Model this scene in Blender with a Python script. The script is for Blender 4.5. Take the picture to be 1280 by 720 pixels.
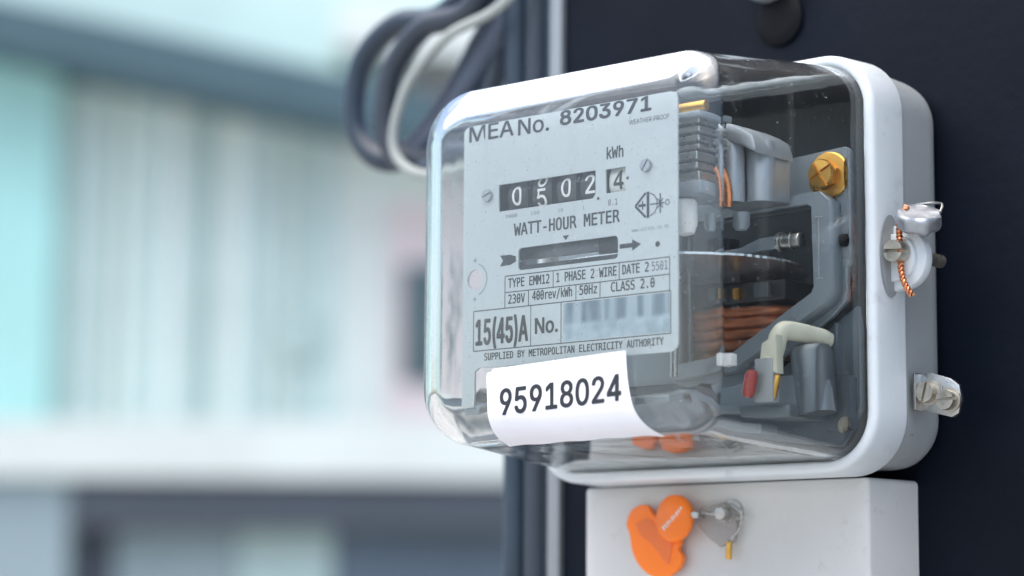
import bpy, bmesh, math, random
from mathutils import Vector, Matrix, noise
random.seed(7)
PI = math.pi
R = math.radians
sc = bpy.context.scene
for o in list(bpy.data.objects):
    bpy.data.objects.remove(o, do_unlink=True)

# ------------------------------------------------------------------ camera
cam_d = bpy.data.cameras.new("camera")
cam = bpy.data.objects.new("camera", cam_d)
sc.collection.objects.link(cam)
sc.camera = cam
_r = Vector((0.75147615, 0.65972154, 0.00714746))
_u = Vector((0.08634031, -0.1090773, 0.99027647))
_f = Vector((-0.65408634, 0.74355204, 0.13892956))
_c = Vector((0.49526819, -0.58551151, -0.12023675))
cam.matrix_world = Matrix(((_r.x, _u.x, -_f.x, _c.x), (_r.y, _u.y, -_f.y, _c.y), (_r.z, _u.z, -_f.z, _c.z), (0, 0, 0, 1)))
cam_d.sensor_width = 36
cam_d.lens = 83.0
cam_d.clip_start = 0.02
cam_d.clip_end = 4000
cam_d.dof.use_dof = True
cam_d.dof.focus_distance = 0.785
cam_d.dof.aperture_fstop = 5.8
cam_d.dof.aperture_blades = 0

# ------------------------------------------------------------------ light
SUN_DIR = Vector((-0.06, -0.27, 0.96)).normalized()
world = bpy.data.worlds.new("World")
sc.world = world
world.use_nodes = True
wn = world.node_tree
bgn = wn.nodes["Background"]
sky = wn.nodes.new("ShaderNodeTexSky")
sky.sky_type = 'NISHITA'
sky.sun_disc = False
sky.sun_elevation = math.asin(SUN_DIR.z)
sky.sun_rotation = math.atan2(SUN_DIR.x, SUN_DIR.y)
sky.air_density = 1.0
sky.dust_density = 4.0
sky.ozone_density = 0.6
wn.links.new(sky.outputs[0], bgn.inputs[0])
bgn.inputs[1].default_value = 0.15
sun_d = bpy.data.lights.new("sun", 'SUN')
sun = bpy.data.objects.new("sun", sun_d)
sc.collection.objects.link(sun)
sun.rotation_euler = SUN_DIR.to_track_quat('Z', 'Y').to_euler()
sun_d.energy = 1.5
sun_d.angle = R(100)
sun_d.color = (1.0, 0.965, 0.92)

sc.view_settings.view_transform = 'Standard'
sc.view_settings.look = 'None'
sc.view_settings.gamma = 1
sc.view_settings.exposure = 1.04
sc.view_settings.use_curve_mapping = False
sc.render.engine = 'CYCLES'
cy = sc.cycles
cy.max_bounces = 20
cy.transmission_bounces = 18
cy.glossy_bounces = 10
cy.diffuse_bounces = 5
cy.transparent_max_bounces = 16
cy.caustics_refractive = True
cy.caustics_reflective = True
cy.blur_glossy = 0.3
cy.sample_clamp_indirect = 6
cy.use_denoising = True
cy.use_adaptive_sampling = True
cy.adaptive_threshold = 0.01

# ------------------------------------------------------------------ materials
def mat(name, col, rough=0.5, metal=0.0, var=0.06, vscale=30, bump=0.0, bscale=300, spec=0.5, rvar=0.1,
        trans=0.0, ior=1.5, coat=0.0, dirt=0.0, dirtcol=(0.12, 0.1, 0.08), sss=0.0, aniso=0.0):
    m = bpy.data.materials.new(name)
    m.use_nodes = True
    n, l = m.node_tree.nodes, m.node_tree.links
    b = n["Principled BSDF"]
    b.inputs["Metallic"].default_value = metal
    b.inputs["Specular IOR Level"].default_value = spec
    b.inputs["Transmission Weight"].default_value = trans
    b.inputs["IOR"].default_value = ior
    b.inputs["Coat Weight"].default_value = coat
    b.inputs["Coat Roughness"].default_value = 0.15
    if sss:
        b.inputs["Subsurface Weight"].default_value = sss
        b.inputs["Subsurface Scale"].default_value = 0.002
    tc = n.new("ShaderNodeTexCoord")
    no = n.new("ShaderNodeTexNoise")
    no.inputs["Scale"].default_value = vscale
    no.inputs["Detail"].default_value = 6
    l.new(tc.outputs["Object"], no.inputs["Vector"])
    mr = n.new("ShaderNodeMapRange")
    mr.inputs[1].default_value = 0.3
    mr.inputs[2].default_value = 0.7
    mr.inputs[3].default_value = 1 - var
    mr.inputs[4].default_value = 1 + var
    l.new(no.outputs["Fac"], mr.inputs[0])
    mx = n.new("ShaderNodeVectorMath")
    mx.operation = 'SCALE'
    mx.inputs[0].default_value = col
    l.new(mr.outputs[0], mx.inputs["Scale"])
    out = mx.outputs[0]
    if dirt > 0:
        n2 = n.new("ShaderNodeTexNoise")
        n2.inputs["Scale"].default_value = vscale * 5
        n2.inputs["Detail"].default_value = 8
        n2.inputs["Roughness"].default_value = 0.7
        l.new(tc.outputs["Object"], n2.inputs["Vector"])
        m2 = n.new("ShaderNodeMapRange")
        m2.inputs[1].default_value = 0.60
        m2.inputs[2].default_value = 0.78
        m2.inputs[3].default_value = 0
        m2.inputs[4].default_value = dirt
        l.new(n2.outputs["Fac"], m2.inputs[0])
        mm = n.new("ShaderNodeMix")
        mm.data_type = 'RGBA'
        l.new(m2.outputs[0], mm.inputs[0])
        l.new(out, mm.inputs[6])
        mm.inputs[7].default_value = (*dirtcol, 1)
        out = mm.outputs[2]
    l.new(out, b.inputs["Base Color"])
    n3 = n.new("ShaderNodeTexNoise")
    n3.inputs["Scale"].default_value = vscale * 2.3
    n3.inputs["Detail"].default_value = 5
    l.new(tc.outputs["Object"], n3.inputs["Vector"])
    m3 = n.new("ShaderNodeMapRange")
    m3.inputs[1].default_value = 0.3
    m3.inputs[2].default_value = 0.7
    m3.inputs[3].default_value = max(0.0, rough - rvar * rough)
    m3.inputs[4].default_value = min(1, rough + rvar * rough)
    l.new(n3.outputs["Fac"], m3.inputs[0])
    l.new(m3.outputs[0], b.inputs["Roughness"])
    if bump > 0:
        n4 = n.new("ShaderNodeTexNoise")
        n4.inputs["Scale"].default_value = bscale
        n4.inputs["Detail"].default_value = 3
        l.new(tc.outputs["Object"], n4.inputs["Vector"])
        bp = n.new("ShaderNodeBump")
        bp.inputs["Strength"].default_value = 1.0
        bp.inputs["Distance"].default_value = bump
        l.new(n4.outputs["Fac"], bp.inputs["Height"])
        l.new(bp.outputs[0], b.inputs["Normal"])
    return m

M = {}
M['shell'] = mat("grey_painted_plastic", (0.67, 0.73, 0.755), 0.40, bump=0.00009, bscale=420, vscale=14, var=0.07, dirt=0.38, rvar=0.2)
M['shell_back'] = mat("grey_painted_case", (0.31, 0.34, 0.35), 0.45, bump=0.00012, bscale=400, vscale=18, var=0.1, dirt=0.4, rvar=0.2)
M['term'] = mat("terminal_cover_plastic", (0.58, 0.585, 0.57), 0.42, bump=0.00008, bscale=450, vscale=16, var=0.07, dirt=0.35)
M['board'] = mat("navy_board_paint", (0.0024, 0.0048, 0.0105), 0.52, bump=0.0002, bscale=160, vscale=9, var=0.35, dirt=0.10, dirtcol=(0.04, 0.048, 0.06), spec=0.11, rvar=0.25)
M['plate'] = mat("printed_aluminium", (0.525, 0.585, 0.61), 0.36, metal=0.0, bump=0.00003, bscale=120, vscale=12, var=0.045, dirt=0.12)
M['ink'] = mat("black_ink", (0.018, 0.022, 0.03), 0.5, var=0.15, vscale=200)
M['greyink'] = mat("grey_ink", (0.13, 0.16, 0.19), 0.5, var=0.1)
M['drum'] = mat("black_drum", (0.02, 0.022, 0.028), 0.4, var=0.1)
M['white'] = mat("white_print", (0.82, 0.83, 0.82), 0.4, var=0.03)
M['drumwhite'] = mat("white_drum", (0.66, 0.68, 0.64), 0.4, var=0.04)
M['paper'] = mat("white_paper_label", (0.80, 0.81, 0.85), 0.62, bump=0.0003, bscale=45, vscale=30, var=0.03, dirt=0.08)
M['frame'] = mat("grey_cast_zinc", (0.28, 0.33, 0.37), 0.45, metal=0.15, bump=0.00008, bscale=500, vscale=25, var=0.08)
M['silver'] = mat("cast_aluminium", (0.40, 0.44, 0.48), 0.42, metal=0.35, bump=0.0001, bscale=300, vscale=30, var=0.12)
M['steel'] = mat("zinc_steel", (0.48, 0.48, 0.46), 0.32, metal=1.0, bump=0.00004, bscale=700, vscale=90, var=0.15, rvar=0.5, dirt=0.3)
M['nickel'] = mat("nickel_screw", (0.52, 0.49, 0.42), 0.36, metal=0.9, bump=0.00005, bscale=500, vscale=120, var=0.15, rvar=0.4, dirt=0.35)
M['lead'] = mat("lead_seal_metal", (0.40, 0.43, 0.46), 0.48, metal=0.75, bump=0.00025, bscale=260, vscale=80, var=0.15, rvar=0.3)
M['brass'] = mat("yellow_brass", (0.66, 0.37, 0.09), 0.32, metal=1.0, bump=0.00005, bscale=500, vscale=80, var=0.12, rvar=0.4)
M['copper'] = mat("bare_copper", (0.72, 0.30, 0.15), 0.28, metal=1.0, var=0.2, vscale=150, bump=0.00003, bscale=500)
M['enamel'] = mat("enamelled_copper_winding", (0.62, 0.20, 0.075), 0.32, metal=0.35, var=0.4, vscale=90, coat=0.2, dirt=0.4)
M['black'] = mat("black_phenolic", (0.012, 0.016, 0.022), 0.38, var=0.2, vscale=30)
M['inner'] = mat("dark_inner_moulding", (0.05, 0.065, 0.08), 0.4, var=0.15, vscale=25)
M['lower'] = mat("slate_inner_moulding", (0.11, 0.14, 0.165), 0.4, var=0.12, vscale=30)
M['post'] = mat("dull_grey_post", (0.15, 0.18, 0.20), 0.4, metal=0.2, var=0.12, vscale=40)
M['core'] = mat("laminated_steel", (0.10, 0.11, 0.13), 0.35, metal=0.7, var=0.2, vscale=60)
M['disc'] = mat("aluminium_disc", (0.80, 0.81, 0.82), 0.25, metal=0.9, var=0.05, vscale=100)
M['cream'] = mat("cream_sleeve", (0.64, 0.64, 0.52), 0.65, bump=0.0003, bscale=240, var=0.08, vscale=90)
M['red'] = mat("red_enamel", (0.38, 0.04, 0.03), 0.2, var=0.15, coat=0.5)
M['orange'] = mat("orange_seal_plastic", (1.0, 0.21, 0.008), 0.35, bump=0.0002, bscale=160, var=0.05, vscale=60)
M['orangedark'] = mat("orange_seal_embossing", (0.80, 0.17, 0.03), 0.4, bump=0.0002, bscale=300, var=0.1)
M['clearseal'] = mat("cloudy_clear_plastic", (0.75, 0.72, 0.70), 0.25, trans=0.75, ior=1.45, var=0.05)
M['cable'] = mat("navy_cable_sheath", (0.023, 0.042, 0.066), 0.36, bump=0.0001, bscale=200, vscale=20, var=0.15, rvar=0.2)
M['cablegrey'] = mat("slate_cable_sheath", (0.030, 0.043, 0.062), 0.4, bump=0.0001, bscale=200, vscale=20, var=0.15, rvar=0.2)
M['cablepale'] = mat("mauve_grey_cable_sheath", (0.066, 0.088, 0.125), 0.5, bump=0.0001, bscale=200, vscale=20, var=0.15)
M['cablewhite'] = mat("ivory_cable_sheath", (0.36, 0.40, 0.38), 0.45, bump=0.00008, bscale=200, vscale=20, var=0.1)
M['trim'] = mat("pale_metal_trim", (0.25, 0.28, 0.30), 0.4, metal=0.3, bump=0.0001, bscale=200, vscale=15, var=0.1)
M['rubber'] = mat("black_rubber", (0.004, 0.005, 0.007), 0.6, var=0.2, spec=0.15)
M['stain'] = mat("yellow_stain", (0.36, 0.33, 0.08), 0.5, var=0.2, vscale=200)

def glass_mat(name, tint, bumpd):
    m = bpy.data.materials.new(name)
    m.use_nodes = True
    n, l = m.node_tree.nodes, m.node_tree.links
    b = n["Principled BSDF"]
    b.inputs["Base Color"].default_value = (*tint, 1)
    b.inputs["Transmission Weight"].default_value = 1.0
    b.inputs["IOR"].default_value = 1.5
    tc = n.new("ShaderNodeTexCoord")
    no = n.new("ShaderNodeTexNoise")
    no.inputs["Scale"].default_value = 55
    no.inputs["Detail"].default_value = 1.5
    l.new(tc.outputs["Object"], no.inputs["Vector"])
    bp = n.new("ShaderNodeBump")
    bp.inputs["Distance"].default_value = bumpd
    l.new(no.outputs["Fac"], bp.inputs["Height"])
    l.new(bp.outputs[0], b.inputs["Normal"])
    # faint smudges make the moulding slightly rough in places
    n2 = n.new("ShaderNodeTexNoise")
    n2.inputs["Scale"].default_value = 40
    n2.inputs["Detail"].default_value = 8
    n2.inputs["Distortion"].default_value = 0.6
    l.new(tc.outputs["Object"], n2.inputs["Vector"])
    mr = n.new("ShaderNodeMapRange")
    mr.inputs[1].default_value = 0.52
    mr.inputs[2].default_value = 0.75
    mr.inputs[3].default_value = 0.0
    mr.inputs[4].default_value = 0.05
    l.new(n2.outputs["Fac"], mr.inputs[0])
    l.new(mr.outputs[0], b.inputs["Roughness"])
    # a film of dust: fine specks and a few dried runs
    if bumpd > 0:
        df = n.new("ShaderNodeBsdfDiffuse")
        df.inputs[0].default_value = (0.62, 0.64, 0.60, 1)
        n5 = n.new("ShaderNodeTexNoise")
        n5.inputs["Scale"].default_value = 900
        n5.inputs["Detail"].default_value = 2
        l.new(tc.outputs["Object"], n5.inputs["Vector"])
        m5 = n.new("ShaderNodeMapRange")
        m5.inputs[1].default_value = 0.70
        m5.inputs[2].default_value = 0.76
        m5.inputs[3].default_value = 0.0
        m5.inputs[4].default_value = 0.5
        l.new(n5.outputs["Fac"], m5.inputs[0])
        mp = n.new("ShaderNodeMapping")
        mp.inputs["Scale"].default_value = (170, 170, 9)
        l.new(tc.outputs["Object"], mp.inputs["Vector"])
        n6 = n.new("ShaderNodeTexNoise")
        n6.inputs["Scale"].default_value = 1
        n6.inputs["Detail"].default_value = 4
        l.new(mp.outputs[0], n6.inputs["Vector"])
        m6 = n.new("ShaderNodeMapRange")
        m6.inputs[1].default_value = 0.58
        m6.inputs[2].default_value = 0.80
        m6.inputs[3].default_value = 0.010
        m6.inputs[4].default_value = 0.10
        l.new(n6.outputs["Fac"], m6.inputs[0])
        ad = n.new("ShaderNodeMath")
        ad.operation = 'MAXIMUM'
        l.new(m5.outputs[0], ad.inputs[0])
        l.new(m6.outputs[0], ad.inputs[1])
        ms = n.new("ShaderNodeMixShader")
        l.new(ad.outputs[0], ms.inputs[0])
        l.new(b.outputs[0], ms.inputs[1])
        l.new(df.outputs[0], ms.inputs[2])
        l.new(ms.outputs[0], n["Material Output"].inputs["Surface"])
    return m
M['glass'] = glass_mat("clear_cover_glass", (0.965, 0.99, 0.978), 0.00014)
M['window'] = glass_mat("window_glass", (0.9, 0.95, 0.95), 0.0)

# ------------------------------------------------------------------ helpers (all shapes in millimetres)
def link(o):
    sc.collection.objects.link(o)
    return o
ORG = {}
def thing(name, loc, label, cat, group=None, rotz=0.0):
    o = bpy.data.objects.new(name, None)
    o.location = Vector(loc) * 0.001
    o.rotation_euler = (0, 0, rotz)
    o.empty_display_size = 0.01
    link(o)
    o["label"] = label
    o["category"] = cat
    if group:
        o["group"] = group
    ORG[o.name] = Vector(loc)
    return o
def origin_of(p):
    v = Vector((0, 0, 0))
    while p is not None:
        v += ORG.get(p.name, Vector((0, 0, 0)))
        p = p.parent
    return v
def build(name, bm, mats, parent=None, smooth=True, angle=35, world=True):
    """world=True: vertex coordinates are scene millimetres; else millimetres local to the parent"""
    if not isinstance(mats, (list, tuple)):
        mats = [mats]
    bmesh.ops.recalc_face_normals(bm, faces=bm.faces)
    if world and parent is not None:
        bmesh.ops.translate(bm, verts=bm.verts, vec=-origin_of(parent))
    bmesh.ops.scale(bm, vec=(0.001,) * 3, verts=bm.verts)
    me = bpy.data.meshes.new(name)
    if smooth:
        for f in bm.faces:
            f.smooth = True
    bm.to_mesh(me)
    bm.free()
    if smooth and angle < 180:
        me.set_sharp_from_angle(angle=R(angle))
    for m in mats:
        me.materials.append(m)
    o = bpy.data.objects.new(name, me)
    link(o)
    if parent is not None:
        o.parent = parent
    return o
def tag(o, label=None, cat=None, group=None, kind=None):
    for k, v in (("label", label), ("category", cat), ("group", group), ("kind", kind)):
        if v:
            o[k] = v
    return o
def setmat(bm, n0, idx):
    bm.faces.ensure_lookup_table()
    for f in bm.faces[n0:]:
        f.material_index = idx
def box(bm, x0, x1, y0, y1, z0, z1, bev=0.0, seg=2, idx=0):
    n0 = len(bm.faces)
    b2 = bmesh.new()
    bmesh.ops.create_cube(b2, size=1)
    bmesh.ops.scale(b2, vec=(x1 - x0, y1 - y0, z1 - z0), verts=b2.verts)
    bmesh.ops.translate(b2, vec=((x0 + x1) / 2, (y0 + y1) / 2, (z0 + z1) / 2), verts=b2.verts)
    if bev > 0:
        bmesh.ops.bevel(b2, geom=b2.edges[:], offset=bev, segments=seg, affect='EDGES', profile=0.5)
    join(bm, b2, idx=idx)
def join(bm, b2, mtx=None, idx=0):
    if mtx is not None:
        bmesh.ops.transform(b2, matrix=mtx, verts=b2.verts)
    vm = {v: bm.verts.new(v.co) for v in b2.verts}
    for f in b2.faces:
        try:
            nf = bm.faces.new([vm[v] for v in f.verts])
            nf.material_index = idx if idx else f.material_index
        except ValueError:
            pass
    b2.free()
def frame(o, axis, up=(0, 0, 1)):
    a = Vector(axis).normalized()
    u = Vector(up)
    if abs(a.dot(u)) > 0.97:
        u = Vector((0, 1, 0)) if abs(a.y) < 0.9 else Vector((1, 0, 0))
    x = u.cross(a).normalized()
    y = a.cross(x)
    return Matrix(((x.x, y.x, a.x, o[0]), (x.y, y.y, a.y, o[1]), (x.z, y.z, a.z, o[2]), (0, 0, 0, 1)))
def lathe(bm, prof, o, axis, seg=32, idx=0, up=(0, 0, 1)):
    """prof: list of (radius, height along axis)"""
    b2 = bmesh.new()
    rings = []
    for r, h in prof:
        if r < 1e-6:
            rings.append([b2.verts.new((0, 0, h))])
        else:
            rings.append([b2.verts.new((r * math.cos(2 * PI * k / seg), r * math.sin(2 * PI * k / seg), h)) for k in range(seg)])
    for a, b in zip(rings, rings[1:]):
        for k in range(seg):
            k2 = (k + 1) % seg
            if len(a) == 1 and len(b) == 1:
                continue
            if len(a) == 1:
                b2.faces.new((a[0], b[k2], b[k]))
            elif len(b) == 1:
                b2.faces.new((a[k], a[k2], b[0]))
            else:
                b2.faces.new((a[k], a[k2], b[k2], b[k]))
    if len(rings[0]) > 1:
        b2.faces.new(rings[0][::-1])
    if len(rings[-1]) > 1:
        b2.faces.new(rings[-1])
    join(bm, b2, frame(o, axis, up), idx)
def cyl(bm, p0, p1, r, seg=28, bev=0.0, idx=0, r1=None):
    p0, p1 = Vector(p0), Vector(p1)
    L = (p1 - p0).length
    r1 = r if r1 is None else r1
    if bev > 0:
        prof = [(r - bev, 0), (r - 0.3 * bev, 0.3 * bev), (r, bev), (r1, L - bev), (r1 - 0.3 * bev, L - 0.3 * bev), (r1 - bev, L)]
    else:
        prof = [(r, 0), (r1, L)]
    lathe(bm, prof, p0, p1 - p0, seg, idx)
def smooth_path(pts, n=8):
    P = [Vector(p) for p in pts]
    P = [2 * P[0] - P[1]] + P + [2 * P[-1] - P[-2]]
    out = []
    for i in range(1, len(P) - 2):
        for k in range(n):
            t = k / n
            a, b, c_, d = P[i - 1], P[i], P[i + 1], P[i + 2]
            out.append(0.5 * ((2 * b) + (c_ - a) * t + (2 * a - 5 * b + 4 * c_ - d) * t * t + (3 * b - a - 3 * c_ + d) * t ** 3))
    out.append(P[-2].copy())
    return out
def tube(bm, pts, r, seg=14, n=8, idx=0, rad=None, smooth=True):
    P = smooth_path(pts, n) if smooth else [Vector(p) for p in pts]
    nrm = None
    rings = []
    for i, p in enumerate(P):
        t = (P[min(i + 1, len(P) - 1)] - P[max(i - 1, 0)]).normalized()
        if nrm is None:
            nrm = t.orthogonal().normalized()
        nrm = (nrm - t * nrm.dot(t)).normalized()
        bn = t.cross(nrm)
        rr = r if rad is None else rad(i / (len(P) - 1))
        rings.append([bm.verts.new(p + nrm * rr * math.cos(2 * PI * k / seg) + bn * rr * math.sin(2 * PI * k / seg)) for k in range(seg)])
    for a, b in zip(rings, rings[1:]):
        for k in range(seg):
            f = bm.faces.new((a[k], a[(k + 1) % seg], b[(k + 1) % seg], b[k]))
            f.material_index = idx
    for rg in (rings[0][::-1], rings[-1]):
        f = bm.faces.new(rg)
        f.material_index = idx
def helix(pts, r, turns, ph, n=10, res=14):
    P = smooth_path(pts, n)
    out = []
    nrm = None
    L = len(P) - 1
    N = int(turns * res)
    for j in range(N + 1):
        s = j / N * L
        i = min(int(s), L - 1)
        p = P[i].lerp(P[i + 1], s - i)
        t = (P[i + 1] - P[i]).normalized()
        if nrm is None:
            nrm = t.orthogonal().normalized()
        nrm = (nrm - t * nrm.dot(t)).normalized()
        bn = t.cross(nrm)
        a = 2 * PI * turns * j / N + ph
        out.append(p + nrm * r * math.cos(a) + bn * r * math.sin(a))
    return out
def prism(bm, poly, y0, y1, bev=0.0, idx=0, axis='y'):
    """poly in (x, z) extruded from y0 to y1"""
    b2 = bmesh.new()
    n = len(poly)
    A = [b2.verts.new((p[0], y0, p[1])) for p in poly]
    B = [b2.verts.new((p[0], y1, p[1])) for p in poly]
    b2.faces.new(A)
    b2.faces.new(B[::-1])
    for k in range(n):
        b2.faces.new((A[k], B[k], B[(k + 1) % n], A[(k + 1) % n]))
    bmesh.ops.recalc_face_normals(b2, faces=b2.faces)
    if bev > 0:
        ed = [e for e in b2.edges if abs(e.verts[0].co.y - e.verts[1].co.y) < 1e-6]
        bmesh.ops.bevel(b2, geom=ed, offset=bev, segments=2, affect='EDGES', profile=0.5)
    bmesh.ops.triangulate(b2, faces=[f for f in b2.faces if len(f.verts) > 4])
    join(bm, b2, idx=idx)
def rrect(a, h, r, n=8, cx=0, cz=0):
    """rounded rectangle loop in x,z, half sizes a,h"""
    r = max(0.05, min(r, a - 0.01, h - 0.01))
    out = []
    for qx, qz, s in ((1, 1, 0), (-1, 1, 1), (-1, -1, 2), (1, -1, 3)):
        for k in range(n + 1):
            t = (s + k / n) * PI / 2
            out.append((cx + qx * (a - r) + r * math.cos(t), cz + qz * (h - r) + r * math.sin(t)))
    return out
def loft(bm, secs, cap0=False, cap1=False, idx=0):
    """secs: list of (loop of (x,z), y)"""
    rings = [[bm.verts.new((x, y, z)) for x, z in lp] for lp, y in secs]
    n = len(rings[0])
    for a, b in zip(rings, rings[1:]):
        for k in range(n):
            f = bm.faces.new((a[k], a[(k + 1) % n], b[(k + 1) % n], b[k]))
            f.material_index = idx
    if cap0:
        bm.faces.new(rings[0][::-1]).material_index = idx
    if cap1:
        bm.faces.new(rings[-1]).material_index = idx
    return rings
def curve_plate(outer, holes, y0, thick):
    """flat plate in x,z with holes through it"""
    cu = bpy.data.curves.new("outline", 'CURVE')
    cu.dimensions = '2D'
    cu.fill_mode = 'BOTH'
    cu.extrude = thick / 2
    for poly in [outer] + holes:
        s = cu.splines.new('POLY')
        s.points.add(len(poly) - 1)
        for p, q in zip(s.points, poly):
            p.co = (q[0], q[1], 0, 1)
        s.use_cyclic_u = True
    o = bpy.data.objects.new("outline", cu)
    link(o)
    me = bpy.data.meshes.new_from_object(o.evaluated_get(bpy.context.evaluated_depsgraph_get()))
    bpy.data.objects.remove(o)
    bpy.data.curves.remove(cu)
    bm = bmesh.new()
    bm.from_mesh(me)
    bpy.data.meshes.remove(me)
    for v in bm.verts:
        v.co = Vector((v.co.x, y0 + thick / 2 - v.co.z, v.co.y))
    bmesh.ops.remove_doubles(bm, verts=bm.verts, dist=1e-5)
    return bm
TEXTS = {}
def shipped_font(fn):
    """a typeface that ships inside Blender; the built-in one if it is not there"""
    try:
        import os
        return bpy.data.fonts.load(os.path.join(bpy.utils.resource_path('LOCAL'), "datafiles", "fonts", fn))
    except Exception:
        return None
SANS = shipped_font("Inter.woff2")
MONO = shipped_font("DejaVuSansMono.woff2")
def text_bm(s, bold=0.0, res=4, spacing=1.0, font=None):
    key = (s, bold, spacing, font)
    if key not in TEXTS:
        cu = bpy.data.curves.new("lettering", 'FONT')
        cu.body = s
        if font:
            cu.font = font
        cu.offset = bold
        cu.resolution_u = res
        cu.space_character = spacing
        o = bpy.data.objects.new("lettering", cu)
        link(o)
        me = bpy.data.meshes.new_from_object(o.evaluated_get(bpy.context.evaluated_depsgraph_get()))
        bpy.data.objects.remove(o)
        bpy.data.curves.remove(cu)
        xs = [v.co.x for v in me.vertices]
        # baseline stays at 0; height measured on a capital H
        TEXTS[key] = (me, min(xs), max(xs))
    return TEXTS[key]
def four(me_w0, me_w1, cap):
    """an open, properly hollow figure 4 as plain quads in glyph units"""
    w = me_w1 - me_w0
    X = lambda f: me_w0 + f * w
    Y = lambda f: f * cap
    q = [[(.62, 0), (.81, 0), (.81, 1), (.62, 1)], [(0, .205), (.62, .205), (.62, .335), (0, .335)], [(.81, .205), (1, .205), (1, .335), (.81, .335)],
         [(0, .335), (.21, .335), (.62, .80), (.62, 1)]]
    cut = []
    for f in q:        # sliced across so that it can follow a curved drum
        a, b, c, d = [Vector(p) for p in f]
        n = 6
        if f[0][1] == f[1][1] and f[3][1] != f[2][1]:
            for k in range(n):
                t0, t1 = k / n, (k + 1) / n
                cut.append([tuple(a.lerp(d, t0)), tuple(b.lerp(c, t0)), tuple(b.lerp(c, t1)), tuple(a.lerp(d, t1))])
        else:
            for k in range(n):
                t0, t1 = k / n, (k + 1) / n
                cut.append([tuple(a.lerp(d, t0)), tuple(b.lerp(c, t0)), tuple(b.lerp(c, t1)), tuple(a.lerp(d, t1))])
    q = cut
    return [[(X(a), Y(b)) for a, b in f] for f in q]
def text_polys(s, font, spacing, cap):
    """faces of a line of lettering in glyph units, laid out character by character"""
    out = []
    me, a, b = text_bm(s, 0.0, spacing=spacing, font=font)
    if '4' not in s or font is not SANS:
        return [[(me.vertices[i].co.x, me.vertices[i].co.y) for i in p.vertices] for p in me.polygons], a, b
    for i, ch in enumerate(s):
        if ch == ' ':
            continue
        mc, ca, cb = text_bm(ch, 0.0, spacing=spacing, font=font)
        off = text_bm(s[:i + 1], 0.0, spacing=spacing, font=font)[2] - cb
        if ch == '4':
            fs = four(ca, cb, cap)
        else:
            fs = [[(mc.vertices[i].co.x, mc.vertices[i].co.y) for i in p.vertices] for p in mc.polygons]
        out += [[(x + off, y) for x, y in f] for f in fs]
    return out, a, b
def text_into(bm, s, x0, x1, z0, h, mapf, bold=0.0, idx=0, spacing=1.0, font=None):
    """lettering stretched to x0..x1 with capital height h, mapped through mapf(u, v, lift)->Vector;
    bold (mm) thickens it with shifted copies, each a few microns above the last"""
    font = font or SANS
    cap = 0.509 if font is SANS and SANS else (0.52 if font is MONO and MONO else 0.70)
    polys, a, b = text_polys(s, font, spacing, cap)
    shifts = [(0, 0)]
    if bold > 0:
        shifts = [(bold * c, bold * 0.8 * d) for c, d in ((0, 0), (1, 0.6), (-1, 0.6), (1, -0.6), (-1, -0.6), (0, 1), (0, -1), (1, 0), (-1, 0))]
        x0, x1, z0, h = x0 + bold, x1 - bold, z0 + bold * 0.8, h - 1.6 * bold
    for q, (du, dv) in enumerate(shifts):
        for p in polys:
            vm = [bm.verts.new(mapf(x0 + (x - a) / (b - a) * (x1 - x0) + du, z0 + y / cap * h + dv, 0.004 * q)) for x, y in p]
            f = bm.faces.new(vm)
            f.material_index = idx
def disc_poly(r, n=24, cx=0, cz=0, a0=0, a1=2 * PI):
    full = abs(a1 - a0 - 2 * PI) < 1e-6
    m = n if full else n + 1
    return [(cx + r * math.cos(a0 + (a1 - a0) * k / n), cz + r * math.sin(a0 + (a1 - a0) * k / n)) for k in range(m)]
def slot_head(bm, o, axis, r, h, slot=0.9, rot=0.0, depth=None, idx=0, phil=False, dome=0.0):
    """screw head on a plane at o, pointing along axis, with a real slot cut in it"""
    depth = depth or h * 0.5
    lathe(bm, [(r * 0.96, 0), (r, h * 0.12), (r, h - depth)], o, axis, 32, idx)
    b2 = bmesh.new()
    hs = slot / 2
    if phil:
        secs = []
        for q in range(4):
            poly = [(hs, hs)]
            a0 = math.asin(hs / r)
            for k in range(9):
                t = a0 + (PI / 2 - 2 * a0) * k / 8
                poly.append((r * math.cos(t), r * math.sin(t)))
            c_, s_ = math.cos(q * PI / 2), math.sin(q * PI / 2)
            secs.append([(c_ * x - s_ * y, s_ * x + c_ * y) for x, y in poly])
    else:
        secs = []
        for sg in (1, -1):
            a0 = math.asin(hs / r)
            poly = [(r * math.cos(a0 + (PI - 2 * a0) * k / 16), sg * r * math.sin(a0 + (PI - 2 * a0) * k / 16)) for k in range(17)]
            secs.append(poly)
    for poly in secs:
        lo = [b2.verts.new((x, y, h - depth)) for x, y in poly]
        hi = [b2.verts.new((x * 0.93, y * 0.93 if abs(y) > hs * 1.5 else y, h + dome * (1 - (x * x + y * y) / r / r))) for x, y in poly]
        n = len(poly)
        b2.faces.new(hi)
        b2.faces.new(lo[::-1])
        for k in range(n):
            b2.faces.new((lo[k], lo[(k + 1) % n], hi[(k + 1) % n], hi[k]))
    bmesh.ops.rotate(b2, verts=b2.verts, matrix=Matrix.Rotation(rot, 3, 'Z'))
    join(bm, b2, frame(o, axis), idx)

# ------------------------------------------------------------------ the ground and the street side
GZ = -1900.0
def street_ground():
    bm = bmesh.new()
    s = 2.0e6
    vs = [bm.verts.new(p) for p in ((-s, -s, GZ), (s, -s, GZ), (s, s, GZ), (-s, s, GZ))]
    bm.faces.new(vs)
    m = mat("pale_concrete_yard", (0.34, 0.34, 0.33), 0.8, var=0.15, vscale=0.8)
    tag(build("ground", bm, m, smooth=False), "pale concrete yard reaching away below the meter", kind='structure')
street_ground()

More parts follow.
